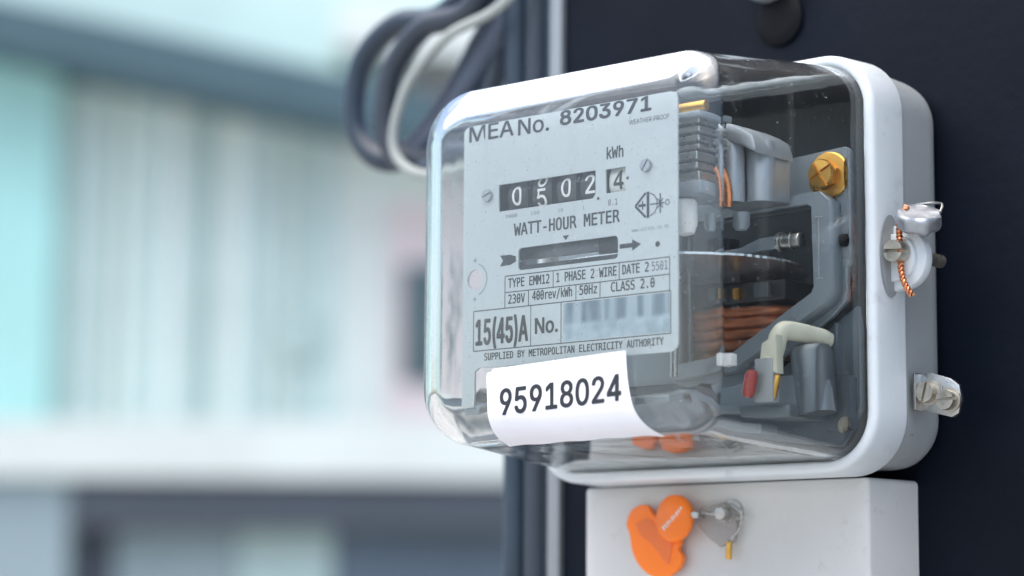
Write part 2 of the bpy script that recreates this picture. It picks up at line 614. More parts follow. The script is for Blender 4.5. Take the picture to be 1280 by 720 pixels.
# ---- the blurred shophouse behind, its front turned square to the street
HF = Vector((-0.66048, 0.75084, 0)).normalized()
house_loc = Vector((_c.x, _c.y, 0)) * 1000 + HF * 12000
house_loc.z = GZ
rz = math.atan2(HF.y, HF.x) - PI / 2
house = thing("shophouse", house_loc, "pale green shophouse with a dark roof edge, out of focus behind the meter", "house", rotz=rz)
K = 12000 / 2951.4
CZ = (_c.z * 1000 - GZ)
def HX(px): return (px - 640) * K
def HZ(py): return CZ + 12000 * math.tan(math.atan(0.1403) + math.atan((360 - py) / 2951.4))
def hmat(name, col, rough=0.6):
    return mat(name, col, rough, var=0.06, vscale=2.0)
def hbox(name, px0, px1, py0, py1, d0, d1, m, parent=house, rot=0.0):
    bm = bmesh.new()
    box(bm, HX(px0), HX(px1), d0, d1, HZ(py1), HZ(py0), 4, 1)
    if rot:
        cc = Vector(((HX(px0) + HX(px1)) / 2, 0, (HZ(py0) + HZ(py1)) / 2))
        bmesh.ops.rotate(bm, cent=cc, verts=bm.verts, matrix=Matrix.Rotation(rot, 3, 'Y'))
    return build(name, bm, m, parent, smooth=False, world=False)
HW = {
    'wall': hmat("mint_plaster", (0.52, 0.70, 0.67)), 'cyan': hmat("aqua_paint", (0.38, 0.69, 0.66)),
    'p0': hmat("pale_sheet", (0.54, 0.68, 0.64)), 'p1': hmat("white_sheet", (0.66, 0.77, 0.73)),
    'p2': hmat("grey_sheet", (0.40, 0.53, 0.51)), 'p3': hmat("dull_sheet", (0.47, 0.60, 0.59)),
    'white': hmat("white_fascia", (0.62, 0.68, 0.65)), 'pink': hmat("pink_plaster", (0.66, 0.58, 0.58)),
    'eave': hmat("slate_eave", (0.05, 0.105, 0.13)), 'dark': hmat("dark_opening", (0.035, 0.045, 0.08)),
    'plum': hmat("slate_board", (0.055, 0.07, 0.09)), 'shut': hmat("grey_shutter", (0.26, 0.34, 0.36)),
    'shutd': hmat("slate_shutter", (0.09, 0.13, 0.17)),
}
hbox("wall", -700, 1500, -340, 900, 120, 3000, HW['wall'])
hbox("pillar", -60, 62, 84, 596, -60, 130, HW['cyan'])
# cladding panels, each a sheet of its own
x = 62
tones = ['p0', 'p3', 'p1', 'p0', 'p2', 'p1', 'p0', 'p3', 'p1', 'p2', 'p0', 'p1', 'p3', 'p0', 'p1', 'p2', 'p0', 'p3', 'p1', 'p0']
i = 0
while x < 425:
    w = random.choice((11, 15, 20, 26, 32))
    hbox("cladding_panel", x, min(x + w - 1.2, 430), 110, 531, random.uniform(20, 60), 122, HW[tones[i % len(tones)]])
    x += w
    i += 1
hbox("cladding_panel", 430, 482, 110, 531, 40, 122, HW['white'])
hbox("wall_patch", 482, 640, 95, 560, 50, 122, HW['pink'])
hbox("wall_patch", 440, 560, 120, 250, 30, 49, HW['p1'])
wf = hbox("window", 500, 560, 330, 478, 25, 60, HW['eave'])
hbox("pane", 504, 556, 336, 472, 14, 24, M['window'], house)
hbox("box_on_wall", 350, 398, 400, 448, -20, 60, HW['p2'])
hbox("fascia", -900, 1500, 533, 604, -260, 118, HW['white'])
hbox("shop_beam", 100, 1500, 606, 664, -200, 118, HW['plum'])
hbox("shop_beam", -900, 98, 606, 760, -180, 118, HW['shut'])
hbox("shop_opening", 150, 300, 664.5, 1000, -10, 118, HW['shut'])
hbox("shop_opening", 302, 420, 664.5, 1000, -10, 118, HW['p2'])
hbox("shop_opening", 422, 1500, 664.5, 1000, -10, 118, HW['shutd'])
hbox("shop_opening", 100, 148, 664.5, 1000, -10, 118, HW['plum'])
hbox("roof_edge", -360, 640, 62, 118, -520, 90, HW['eave'], rot=R(12.0))
hbox("roof_edge", 420, 900, 40, 100, -420, 80, HW['white'], rot=R(4))
# ------------------------------------------------------------------ board behind the meter
bd = thing("mounting_board", (0, 128, -260), "dark navy backing board that carries the watt hour meter", "board")
bm = bmesh.new()
box(bm, -99.9, 300, 122, 134, -330, 260, 0.8)
build("board_panel", bm, M['board'], bd)
bm = bmesh.new()
box(bm, -106.4, -100.3, 120, 134, -330, 260, 0.7)
build("edge_trim", bm, M['trim'], bd)
bm = bmesh.new()
lathe(bm, [(10.4, 0), (10.4, 1.2), (9.0, 2.4), (6.0, 2.8), (0, 2.8)], (4.6, 122, 101.5), (0, -1, 0), 40)
build("rubber_grommet", bm, M['rubber'], bd)
bm = bmesh.new()
lathe(bm, [(10.0, 0), (10.0, 4.0), (9.0, 5.6), (6, 6.6), (0, 7.0)], (1.5, 119, 117.5), (0, -1, 0), 40)
build("hanger_knob", bm, M['trim'], bd)

# ------------------------------------------------------------------ cables left of the board
def cable(name, pts, r, m, label, n=10, group='cables left of the meter'):
    bm = bmesh.new()
    tube(bm, pts, r, 18, n)
    o = build(name, bm, m)
    tag(o, label, "cable", group)
    return o
cable("cable", [(-121, 131, 300), (-122, 131, 100), (-121, 131, -60), (-121.5, 131, -300)], 5.3, M['cablegrey'],
      "slate grey cable running straight down beside the board's pale trim")
cable("cable", [(-132.5, 131, 300), (-133, 131, 90), (-132, 131, -60), (-133, 131, -300)], 5.2, M['cable'],
      "darkest navy cable running straight down, second from the trim")
cable("conduit", [(-147, 142, 300), (-147.5, 142, 90), (-148, 142, 20), (-140, 146, -12), (-118, 152, -26), (-60, 154, -30)], 4.6, M['cablewhite'],
      "whitish vertical conduit left of the straight dark cables above the meter", group=None)
cable("cable", [(-120, 130, 180), (-169, 130, 137), (-201, 130, 135), (-221, 130, 123), (-227, 130, 104), (-224, 131, 87), (-210, 133, 76), (-190, 138, 80), (-160, 146, 96), (-148, 150, 110), (-140, 150, 170)], 5.1, M['cable'],
      "navy cable forming the outermost bend of the coil")
cable("cable", [(-125, 122, 175), (-149, 122, 133), (-178, 122, 128), (-195, 122, 114), (-200, 122, 98), (-199, 123, 82), (-189, 125, 72), (-170, 130, 76), (-152, 136, 100), (-138, 138, 180)], 5.0, M['cablegrey'],
      "slate grey cable, the middle bend of the coil")
cable("cable", [(-100, 116, 150), (-129, 116, 128), (-158, 116, 120), (-178, 116, 106), (-187, 116, 91), (-189, 116, 78), (-184, 116, 69), (-172, 117, 63), (-158, 122, 64), (-146, 134, 74), (-141, 143, 100), (-140, 143, 190)], 2.2, M['cablewhite'],
      "thin ivory cable curving along the inside of the coil")
cable("cable", [(-145, 142, 180), (-156, 142, 136), (-166, 142, 120), (-180, 142, 102), (-196, 139, 84), (-210, 138, 78)], 4.6, M['cablepale'],
      "mauve grey cable crossing inside the coil, left one of two")
cable("cable", [(-132, 132, 180), (-140, 132, 132), (-152, 132, 113), (-172, 131, 90), (-186, 128, 76), (-176, 126, 68), (-160, 126, 74), (-146, 128, 70)], 4.6, M['cablepale'],
      "mauve grey cable crossing inside the coil, right one of two")

# ------------------------------------------------------------------ the meter
meter = thing("watt_hour_meter", (0, 112, -75), "grey watt hour meter with a clear cover, white number sticker and counter reading 0502 4", "electricity meter")

# --- clear cover: a thin moulded shell that flares towards its rim
A0, H0, RO, RC = 64.2, 61.0, 11.0, 20.0
RI, WT = 14.0, 2.4
ROX, RIX = 4.5, 3.2            # right upright edge
ROL, RIL = 9.0, 9.5            # left upright edge is rounder
def cover_sec(y, inset=0.0):
    a = A0 + 6.0 * y / 75.0 - inset
    h = H0 + 6.0 * y / 75.0 - inset
    return a, h
def cover_loops(t, back):
    """outer (t=0) or inner (t=wall thickness) skin as rings of points, front to back;
    the fillet is wide along top and bottom and tight down the two upright edges"""
    rz = RI if t > 0 else RO
    rc = max(RC - t, rz + 2)
    N = 12
    base = rrect(1000, 1000, 500, N)
    def ring(y_of, ins_of):
        out = []
        k = 0
        for q in range(4):
            qx = 1 if q in (0, 3) else -1
            qz = 1 if q in (0, 1) else -1
            for m in range(N + 1):
                an = (q + m / N) * PI / 2
                rx = ((RIL if qx < 0 else RIX) if t > 0 else (ROL if qx < 0 else ROX))
                w = math.sin(an) ** 2
                w = w * w * (3 - 2 * w)
                r = rx + (rz - rx) * w
                y = y_of(r)
                a, h = cover_sec(max(y, t + r), t)
                f = min(1.0, max(0.0, (y - t - r) / 60.0))
                rcc = rc + (RC - t - 5.0 - rc) * f
                px = qx * (a - rcc) + rcc * math.cos(an)
                pz = qz * (h - rcc) + rcc * math.sin(an)
                d = ins_of(r)
                out.append(Vector((px - d * math.cos(an), y, pz - d * math.sin(an))))
        return out
    first = ring(lambda r: t, lambda r: r)
    rings = []
    for s_ in (0.15, 0.5, 0.8, 0.93, 0.985):
        rings.append([Vector((v.x * s_, t, v.z * s_)) for v in first])
    n = 16
    for k in range(n + 1):
        th = PI / 2 * k / n
        rings.append(ring(lambda r: t + r * (1 - math.cos(th)), lambda r: r * (1 - math.sin(th))))
    m = 10
    for k in range(1, m + 1):
        rings.append(ring(lambda r: t + r + (back - t - r) * k / m, lambda r: 0.0))
    return rings
def loft3(bm, rings, cap0=False):
    R_ = [[bm.verts.new(p) for p in rg] for rg in rings]
    n = len(R_[0])
    for a, b in zip(R_, R_[1:]):
        for k in range(n):
            bm.faces.new((a[k], a[(k + 1) % n], b[(k + 1) % n], b[k]))
    if cap0:
        bm.faces.new(R_[0][::-1])
    return R_
bm = bmesh.new()
outer = cover_loops(0.0, 77.5)
inner = cover_loops(WT, 77.5)
ro = loft3(bm, outer, cap0=True)
ri = loft3(bm, inner, cap0=True)
n = len(ro[-1])
for k in range(n):
    bm.faces.new((ro[-1][k], ro[-1][(k + 1) % n], ri[-1][(k + 1) % n], ri[-1][k]))
cover = build("clear_cover", bm, M['glass'], meter, angle=60)

# --- flange / rim that clamps the cover
bm = bmesh.new()
FI, FO = 70.3, 74.2      # half widths
fi_h, fo_h = 67.3, 71.2
ring = [
    (rrect(FI, fi_h, 16.5, 10), 94.0), (rrect(FI, fi_h, 16.5, 10), 76.2), (rrect(FI + 0.5, fi_h + 0.5, 16.8, 10), 75.3), (rrect(FI + 1.2, fi_h + 1.2, 17.3, 10), 75.0),
    (rrect(FO - 1.6, fo_h - 1.6, 18.6, 10), 75.0), (rrect(FO - 0.6, fo_h - 0.6, 19.5, 10), 75.5), (rrect(FO - 0.1, fo_h - 0.1, 20, 10), 76.6),
    (rrect(FO, fo_h, 20, 10), 78.0), (rrect(FO + 0.5, fo_h + 0.5, 20, 10), 92.5), (rrect(FO + 0.2, fo_h + 0.2, 20, 10), 93.6), (rrect(FO - 0.6, fo_h - 0.6, 19.5, 10), 94.0),
    (rrect(FI, fi_h, 16.5, 10), 94.0)]
rg = loft(bm, ring[:-1])
n = len(rg[0])
for k in range(n):
    bm.faces.new((rg[-1][k], rg[-1][(k + 1) % n], rg[0][(k + 1) % n], rg[0][k]))
build("cover_rim", bm, M['shell'], meter, angle=50)

# --- rear case (hollow: the dark inside shows through the cover)
bm = bmesh.new()
hs = [(rrect(73.2, 69.2, 17, 10), 93.6), (rrect(73.0, 69.0, 17, 10), 98.0), (rrect(72.6, 68.6, 17, 10), 113.0), (rrect(72.0, 68.0, 16.5, 10), 117.0), (rrect(70.6, 66.6, 15, 10), 119.8), (rrect(67.5, 63.5, 12, 10), 121.4), (rrect(64, 60, 12, 10), 121.8)]
inn = [(rrect(61, 57.5, 12, 10), 119.0), (rrect(68.5, 65, 14, 10), 117.5), (rrect(70.0, 66.5, 15, 10), 94.0)]
rr_ = loft(bm, hs + [(rrect(30, 28, 5, 10), 121.8)], cap1=True)
r2_ = loft(bm, [(rrect(30, 28, 5, 10), 119.0)] + inn, cap0=True, idx=1)
for k in range(n):
    bm.faces.new((r2_[-1][k], r2_[-1][(k + 1) % n], rr_[0][(k + 1) % n], rr_[0][k]))
build("rear_case", bm, [M['shell_back'], M['inner']], meter, angle=50)

# --- terminal cover below
bm = bmesh.new()
tl = lambda a, h, r: rrect(a, h, r, 8, cx=-2.0, cz=-71.95 - 41.6)
secs = [(tl(56, 36, 1), 92.0), (tl(60.4, 40.9, 1.2), 92.0), (tl(61.4, 41.4, 1.4), 92.4), (tl(61.8, 41.6, 1.6), 93.4), (tl(62.6, 41.7, 1.8), 121.8)]
loft(bm, secs, cap0=True, cap1=True)
build("terminal_cover", bm, M['term'], meter, angle=50)
bm = bmesh.new()
slot_head(bm, (3.2, 92.0, -83.0), (0, -1, 0), 3.6, 3.0, 1.1, rot=R(95))
cyl(bm, (3.2, 89.5, -83.0), (3.2, 84.5, -83.0), 2.3, bev=0.3)
cyl(bm, (3.2, 92.0, -83.0), (3.2, 91.2, -83.0), 5.2, bev=0.2)
build("terminal_screw", bm, M['steel'], meter)

# --- nameplate with its cut-outs
PY = 8.0
outl = rrect(46.3, 42.4, 3.2, 6, cx=-2.1, cz=6.6)
# lower left leg
outl2 = []
for p in outl:
    outl2.append(p)
leg = [(-48.3, -50.0), (-42.6, -50.0), (-42.6, -37.0), (-40.8, -35.8)]
# find split: after lower-left corner points (quadrant 2)
idx_ll = [i for i, p in enumerate(outl) if p[0] < -44 and p[1] < -30]
outl2 = outl[:idx_ll[0]] + leg + outl[idx_ll[-1] + 1:]
win_reg = [(-32.2, 26.5), (10.4, 26.5), (10.4, 18.6), (9.2, 17.2), (-32.2, 17.2)]
win_ten = [(14.6, 26.2), (23.0, 26.2), (23.0, 18.2), (14.6, 18.2)]
win_disc = rrect(21.6, 3.8, 1.4, 4, cx=-1.7, cz=0.0)
hole_l = disc_poly(3.6, 24, -42.8, -5.3)
bm = curve_plate(outl2, [win_reg, win_ten, win_disc, hole_l], PY, 0.8)
plate = build("nameplate", bm, M['plate'], meter, smooth=False)
PT = PY - 0.06
pm = lambda u, v, l=0: Vector((u, PT - l, v))
LET = [  # text, x0, x1, baseline z, cap height, boldness
    ("MEA", -46.0, -25.5, 42.9, 5.9, 0.16), ("No.", -23.6, -9.8, 42.5, 5.8, 0.14), ("8203971", -5.0, 33.8, 43.4, 5.4, 0.30),
    ("WEATHER PROOF", 24.5, 41.0, 39.8, 1.6, 0.0), ("kWh", 15.1, 22.2, 29.5, 4.0, 0.10),
    ("WATT-HOUR METER", -25.2, 20.7, 8.1, 4.3, 0.12),
    ("1000", -28.9, -23.8, 14.6, 1.2, 0), ("100", -17.7, -13.8, 14.5, 1.2, 0), ("10", -5.7, -3.5, 14.2, 1.2, 0), ("1", 5.0, 5.7, 13.9, 1.2, 0), ("0.1", 15.8, 19.7, 14.0, 2.0, 0),
    ("www.sittho.co.th", 25.5, 40.5, 4.2, 1.2, 0),
    ("TYPE EMM12", -27.6, -9.3, -9.4, 3.2, 0.085), ("1 PHASE 2 WIRE", -6.3, 19.4, -9.4, 3.2, 0.085), ("DATE 2", 21.7, 32.6, -9.3, 3.2, 0.085), ("5501", 33.8, 40.2, -9.2, 2.9, 0),
    ("230V", -27.5, -20.0, -14.9, 3.2, 0.085), ("400rev/kWh", -16.8, 0.6, -14.6, 3.2, 0.085), ("50Hz", 3.7, 11.2, -14.5, 3.2, 0.085), ("CLASS 2.0", 17.0, 35.0, -14.6, 3.2, 0.085),
    ("15(45)A", -42.3, -18.5, -28.1, 9.0, 0.32), ("No.", -15.6, -5.5, -26.0, 5.4, 0.22),
    ("SUPPLIED BY METROPOLITAN ELECTRICITY AUTHORITY", -38.2, 38.6, -33.4, 2.5, 0.075),
]
for s, x0, x1, z, h, bo in LET:
    bm = bmesh.new()
    text_into(bm, s, x0, x1, z, h, pm, bo, font=MONO if h < 4.5 and s != 'WEATHER PROOF' else None)
    build("lettering", bm, M['greyink'] if h < 1.5 else M['ink'], plate, smooth=False)
def strip(bm, x0, x1, z0, z1, y=PT):
    vs = [bm.verts.new(p) for p in ((x0, y, z0), (x1, y, z0), (x1, y, z1), (x0, y, z1))]
    bm.faces.new(vs)
bm = bmesh.new()
t = 0.17
for z in (-5.3, -10.9):
    strip(bm, -29.0, 41.0, z - t, z + t, PT + 0.01)
strip(bm, -43.2, 41.4, -16.2 - t, -16.2 + t, PT + 0.01)
strip(bm, -43.2, 41.4, -29.9 - t, -29.9 + t, PT + 0.01)
for x, z0, z1 in ((-29.0, -16.2, -5.3), (41.0, -16.2, -5.3), (-7.7, -10.9, -5.3), (20.4, -10.9, -5.3), (-18.5, -16.2, -10.9), (2.2, -16.2, -10.9), (12.4, -16.2, -10.9),
                  (-43.2, -29.9, -16.2), (-17.4, -29.9, -16.2), (-4.2, -29.9, -16.2), (41.4, -29.9, -16.2)):
    strip(bm, x - t, x + t, z0, z1, PT + 0.02)
build("table_rules", bm, M['ink'], plate, smooth=False)
# arrows, pointer, border, mark
bm = bmesh.new()
def poly(pts, y=PT):
    bm.faces.new([bm.verts.new((x, y, z)) for x, z in pts])
poly([(-24.2, 0.2 + 0.9), (-26.6, 1.9), (-26.6, -1.6), (-24.2, -0.7)])
poly([(-26.6, 1.9), (-31.3, 2.0), (-30.0, 0.2), (-26.6, 0.2)])
poly([(-26.6, 0.2), (-30.0, 0.2), (-31.3, -1.7), (-26.6, -1.6)])
poly([(20.6, 0.75), (20.6, -0.75), (25.8, -0.75), (25.8, 0.75)])
poly([(25.8, 1.9), (25.8, -1.9), (29.4, 0.0)])
poly([(-3.7, 6.0), (-2.2, 4.2 + 0.2), (-0.9, 6.0)])
for cx, cz, r in ((11.6, 16.9, 0.55), (23.9, 22.3, 0.55), (36.2, -0.7, 0.95)):
    poly(disc_poly(r, 14, cx, cz))
tag(build("arrow_marks", bm, M['ink'], plate, smooth=False), kind='stuff')
bm = bmesh.new()
# ring round the left hole with two crosses
def arc(cx, cz, r, w, a0, a1, n=26, y=PT):
    for k in range(n):
        t0, t1 = a0 + (a1 - a0) * k / n, a0 + (a1 - a0) * (k + 1) / n
        poly([(cx + r * math.cos(t0), cz + r * math.sin(t0)), (cx + (r + w) * math.cos(t0), cz + (r + w) * math.sin(t0)),
              (cx + (r + w) * math.cos(t1), cz + (r + w) * math.sin(t1)), (cx + r * math.cos(t1), cz + r * math.sin(t1))], y)
arc(-42.8, -5.3, 5.4, 0.28, -1.25, 1.25)
for zz in (1.4, -12.0):
    poly([(-42.9, zz - 0.8), (-42.6, zz - 0.8), (-42.6, zz + 0.8), (-42.9, zz + 0.8)])
    poly([(-43.5, zz - 0.15), (-42.95, zz - 0.15), (-42.95, zz + 0.15), (-43.5, zz + 0.15)])
    poly([(-42.55, zz - 0.15), (-42.0, zz - 0.15), (-42.0, zz + 0.15), (-42.55, zz + 0.15)])
build("hole_ring_marks", bm, M['greyink'], plate, smooth=False)
# certification mark: an upright bar with chevrons to the left and a bow to the right
bm = bmesh.new()
cx, cz = 32.3, 12.5
poly([(cx - 0.55, cz - 4.3), (cx + 0.55, cz - 4.3), (cx + 0.55, cz + 4.3), (cx - 0.55, cz + 4.3)])
def bar(p, q, w, y=PT):
    p, q = Vector(p), Vector(q)
    d = (q - p).normalized() * w / 2
    nn = Vector((-d.y, d.x))
    poly([tuple(p + nn), tuple(q + nn), tuple(q - nn), tuple(p - nn)], y)
bar((cx - 5.2, cz), (cx - 0.9, cz + 4.0), 0.8)
bar((cx - 5.2, cz), (cx - 0.9, cz - 4.0), 0.8, PT - 0.01)
bar((cx - 4.0, cz), (cx - 0.9, cz), 0.9, PT - 0.02)
bar((cx - 2.2, cz + 1.4), (cx - 2.2, cz - 1.4), 0.5, PT - 0.03)
arc(cx, cz, 3.6, 0.35, -PI / 2 + 0.2, PI / 2 - 0.2)
bar((cx + 0.9, cz), (cx + 6.6, cz), 0.4, PT - 0.01)
bar((cx + 5.0, cz + 3.2), (cx + 5.0, cz - 3.2), 0.5, PT - 0.02)
bar((cx + 3.9, cz + 1.6), (cx + 6.1, cz - 1.6), 0.35, PT - 0.03)
bar((cx + 3.9, cz - 1.6), (cx + 6.1, cz + 1.6), 0.35, PT - 0.04)
arc(cx + 7.9, cz, 0.7, 0.28, 0, 2 * PI, 14)
build("certification_mark", bm, M['ink'], plate, smooth=False)
# barcode area: blurred, softened bars
def code_mat():
    m = bpy.data.materials.new("soft_barcode_print")
    m.use_nodes = True
    n, l = m.node_tree.nodes, m.node_tree.links
    b = n["Principled BSDF"]
    b.inputs["Roughness"].default_value = 0.4
    tc = n.new("ShaderNodeTexCoord")
    mp = n.new("ShaderNodeMapping")
    mp.inputs["Scale"].default_value = (260, 1, 22)
    l.new(tc.outputs["Object"], mp.inputs["Vector"])
    no = n.new("ShaderNodeTexNoise")
    no.inputs["Scale"].default_value = 1.0
    no.inputs["Detail"].default_value = 1.0
    l.new(mp.outputs[0], no.inputs["Vector"])
    sx = n.new("ShaderNodeSeparateXYZ")
    l.new(tc.outputs["Generated"], sx.inputs[0])
    lo = n.new("ShaderNodeMapRange")
    lo.interpolation_type = 'SMOOTHSTEP'
    lo.inputs[1].default_value = 0.36
    lo.inputs[2].default_value = 0.54
    l.new(sx.outputs["Z"], lo.inputs[0])
    cr = n.new("ShaderNodeValToRGB")
    cr.color_ramp.elements[0].position = 0.38
    cr.color_ramp.elements[0].color = (0.15, 0.215, 0.27, 1)
    cr.color_ramp.elements[1].position = 0.62
    cr.color_ramp.elements[1].color = (0.36, 0.46, 0.53, 1)
    l.new(no.outputs["Fac"], cr.inputs[0])
    # lower strip: pale digits smeared away
    n2 = n.new("ShaderNodeTexNoise")
    n2.inputs["Scale"].default_value = 190
    n2.inputs["Detail"].default_value = 1
    l.new(tc.outputs["Object"], n2.inputs["Vector"])
    c2 = n.new("ShaderNodeValToRGB")
    c2.color_ramp.elements[0].position = 0.35
    c2.color_ramp.elements[0].color = (0.30, 0.40, 0.46, 1)
    c2.color_ramp.elements[1].position = 0.65
    c2.color_ramp.elements[1].color = (0.44, 0.55, 0.62, 1)
    l.new(n2.outputs["Fac"], c2.inputs[0])
    mx = n.new("ShaderNodeMix")
    mx.data_type = 'RGBA'
    l.new(lo.outputs[0], mx.inputs[0])
    l.new(c2.outputs[0], mx.inputs[6])
    l.new(cr.outputs[0], mx.inputs[7])
    l.new(mx.outputs[2], b.inputs["Base Color"])
    return m
bm = bmesh.new()
strip(bm, -3.4, 41.0, -29.4, -16.7, PT + 0.03)
build("barcode_patch", bm, code_mat(), plate, smooth=False)
# plate screws
for sx_, sz_, rt in ((-37.0, 23.3, 20), (31.8, 25.4, 55)):
    bm = bmesh.new()
    slot_head(bm, (sx_, PY, sz_), (0, -1, 0), 2.2, 1.3, 0.6, rot=R(rt), dome=0.3)
    build("plate_screw", bm, M['lead'], plate)

# --- counter
reg = None
bm = bmesh.new()
box(bm, -34.0, 25.5, 10.6, 30, 14.2, 15.4)
box(bm, -34.0, 25.5, 10.6, 30, 28.6, 29.8)
box(bm, -34.5, -33.0, 9.2, 30, 14.2, 29.8)
box(bm, 24.0, 25.5, 9.2, 30, 14.2, 29.8)
box(bm, 10.6, 14.4, 9.1, 12, 14.2, 29.8)
for xx in (-20.2, -9.7, 1.0):
    box(bm, xx - 0.25, xx + 0.25, 9.0, 14, 15.5, 28.5)
reg = build("counter", bm, M['black'], meter, smooth=False)
DR = 8.6
digs = [("0", -25.4, 0, 0.0), ("5", -14.5, 1, -1.9), ("0", -3.6, 0, 0.4), ("2", 6.6, 0, 0.4), ("4", 18.8, 2, 0.4)]
for s, cx, kind, dz in digs:
    bm = bmesh.new()
    w = 4.4 if s != "4" else 4.3
    czd = 22.2
    yc = 9.6 + DR
    # drum as a lathe along x
    lathe(bm, [(DR - 0.5, 0), (DR, 0.4), (DR, 2 * w - 0.4), (DR - 0.5, 2 * w)], (cx - w, yc, czd), (1, 0, 0), 48)
    def dm(u, v, l=0, yc=yc, czd=czd):
        a = (v - czd) / DR
        rr = DR + 0.06 + l
        return Vector((u, yc - rr * math.cos(a), czd + rr * math.sin(a)))
    hh = 6.4
    text_into(bm, s, cx - 2.1, cx + 2.1, czd - hh / 2 + dz, hh, dm, 0.12, idx=1)
    if kind == 1:
        text_into(bm, "6", cx - 2.1, cx + 2.1, czd - hh / 2 + dz + 7.0, hh, dm, 0.12, idx=1)
    m_ = [M['drumwhite'], M['ink']] if s == "4" else [M['drum'], M['white']]
    build("digit_drum", bm, m_, reg, angle=40)

# --- rotating disc with serrated edge
bm = bmesh.new()
DCX, DCY, DRR, DZ = 7.5, 54.0, 44.5, -2.0
n = 180
top, mid, bot = [], [], []
for k in range(n):
    a = 2 * PI * k / n
    r1 = DRR - (0.2 if k % 2 else 0.0)
    top.append(bm.verts.new((DCX + r1 * math.cos(a), DCY + r1 * math.sin(a), DZ + 0.4)))
    bot.append(bm.verts.new((DCX + r1 * math.cos(a), DCY + r1 * math.sin(a), DZ - 0.4)))
bm.faces.new(top)
bm.faces.new(bot[::-1])
for k in range(n):
    bm.faces.new((top[k], bot[k], bot[(k + 1) % n], top[(k + 1) % n]))
build("rotor_disc", bm, M['disc'], meter, smooth=False)
bm = bmesh.new()
cyl(bm, (DCX, DCY, -38), (DCX, DCY, 36), 1.3)
cyl(bm, (DCX, DCY, -5), (DCX, DCY, 3), 4, bev=0.4)
build("rotor_shaft", bm, M['steel'], meter)
# dark shroud seen in the disc window, behind the disc edge
bm = bmesh.new()
box(bm, -26, 8.5, 12.0, 13.4, 0.2, 6.0, 0.2)
build("window_shroud", bm, M['core'], meter)
bm = bmesh.new()
box(bm, -26, 22.5, 8.9, 9.3, -6.5, -2.1)
build("window_shroud", bm, M['black'], meter, smooth=False)
bm = bmesh.new()
box(bm, 8.8, 22, 11.4, 13.4, -0.9, 6.0, 0.2)
build("disc_mark", bm, M['black'], meter)

# --- cast frame inside: plate, raised rim round the opening
def ringplate(outer, inner, y0, th):
    return curve_plate(outer, [inner], y0, th)
open_in = [(3.0, 16.6), (56.5, 17.4), (58.0, 16.2), (58.6, -10.5), (57.6, -12.6), (24.0, -31.0), (3.0, -33.0)]
bm = ringplate([(-56, 31), (-50, 45), (8, 52), (17, 50.5), (26, 48), (31.5, 42), (34.5, 36.8), (40, 34.9), (66.6, 36.6), (68.0, 35.0), (68.0, 12), (68.0, -1), (66.2, -4), (66.2, -14.5), (60.0, -20.0), (24, -42), (-56, -42)],
               open_in, 68.0, 3.0)
fr = build("mounting_frame", bm, M['frame'], meter, smooth=False)
bm = curve_plate([(0.5, 20.6), (61.0, 21.0), (64.8, 17.5), (65.2, -13.0), (62.6, -16.4), (26.0, -36.0), (0.5, -38.5)], [open_in], 60.5, 7.4)
build("raised_rim", bm, M['frame'], fr, smooth=False)
bm = bmesh.new()
box(bm, 60.6, 61.2, 60.1, 60.5, -8, 12, 0.1)
box(bm, 59.6, 62.2, 60.15, 60.5, -8.4, -7.9, 0.1)
box(bm, 59.6, 62.2, 60.15, 60.5, 12.1, 12.6, 0.1)
build("rim_scribe", bm, M['silver'], fr, smooth=False)
# brass screw with washer and cross recess
bm = bmesh.new()
lathe(bm, [(7.6, 0), (8.0, 0.4), (8.0, 1.0), (7.5, 1.5), (5.2, 1.9)], (60.6, 68.0, 27.4), (0, -1, 0), 40)
hexp = [(60.6 + 5.2 * math.cos(k * PI / 3 + 0.3), 27.4 + 5.2 * math.sin(k * PI / 3 + 0.3)) for k in range(6)]
prism(bm, hexp, 64.2, 66.3, 0.5)
slot_head(bm, (60.4, 64.3, 27.4), (0, -1, 0), 4.9, 2.4, 0.9, rot=R(30), phil=True, dome=0.6, depth=0.9)
build("brass_screw", bm, M['brass'], meter, angle=30)
bm = bmesh.new()
lathe(bm, [(2.2, 0), (2.2, 1), (1.2, 2.0), (0, 2.2)], (40.0, 68.0, 25.0), (0, -1, 0), 24)
build("copper_rivet", bm, M['copper'], meter)
# dark oval boss at the side of the frame
bm = bmesh.new()
lathe(bm, [(2.2, 0), (2.1, 1.5), (1.6, 1.9), (0, 1.9)], (66.4, 68.0, 5.0), (0, -1, 0), 24)
build("rubber_bumper", bm, M['rubber'], meter)
# lower dark moulding behind the wiring
bm = bmesh.new()
prism(bm, [(66.8, -16.5), (68.2, -24), (68.2, -50), (60, -62), (-60, -62), (-66, -50), (-66, -34), (20, -46)][::-1], 73.0, 76.5, 0.6)
box(bm, 57.6, 67.6, 68, 72.9, -57.5, -39.8, 0.8)
box(bm, 60.5, 62.0, 69, 72.9, -39.7, -22, 0.4)
build("lower_moulding", bm, M['lower'], meter)
bm = bmesh.new()
lathe(bm, [(2.6, 0), (2.6, 1.2), (1.6, 1.2), (1.5, 0.2), (0, 0.2)], (66.0, 68.0, -56.0), (0, -1, 0), 24)
build("corner_eyelet", bm, M['nickel'], meter)

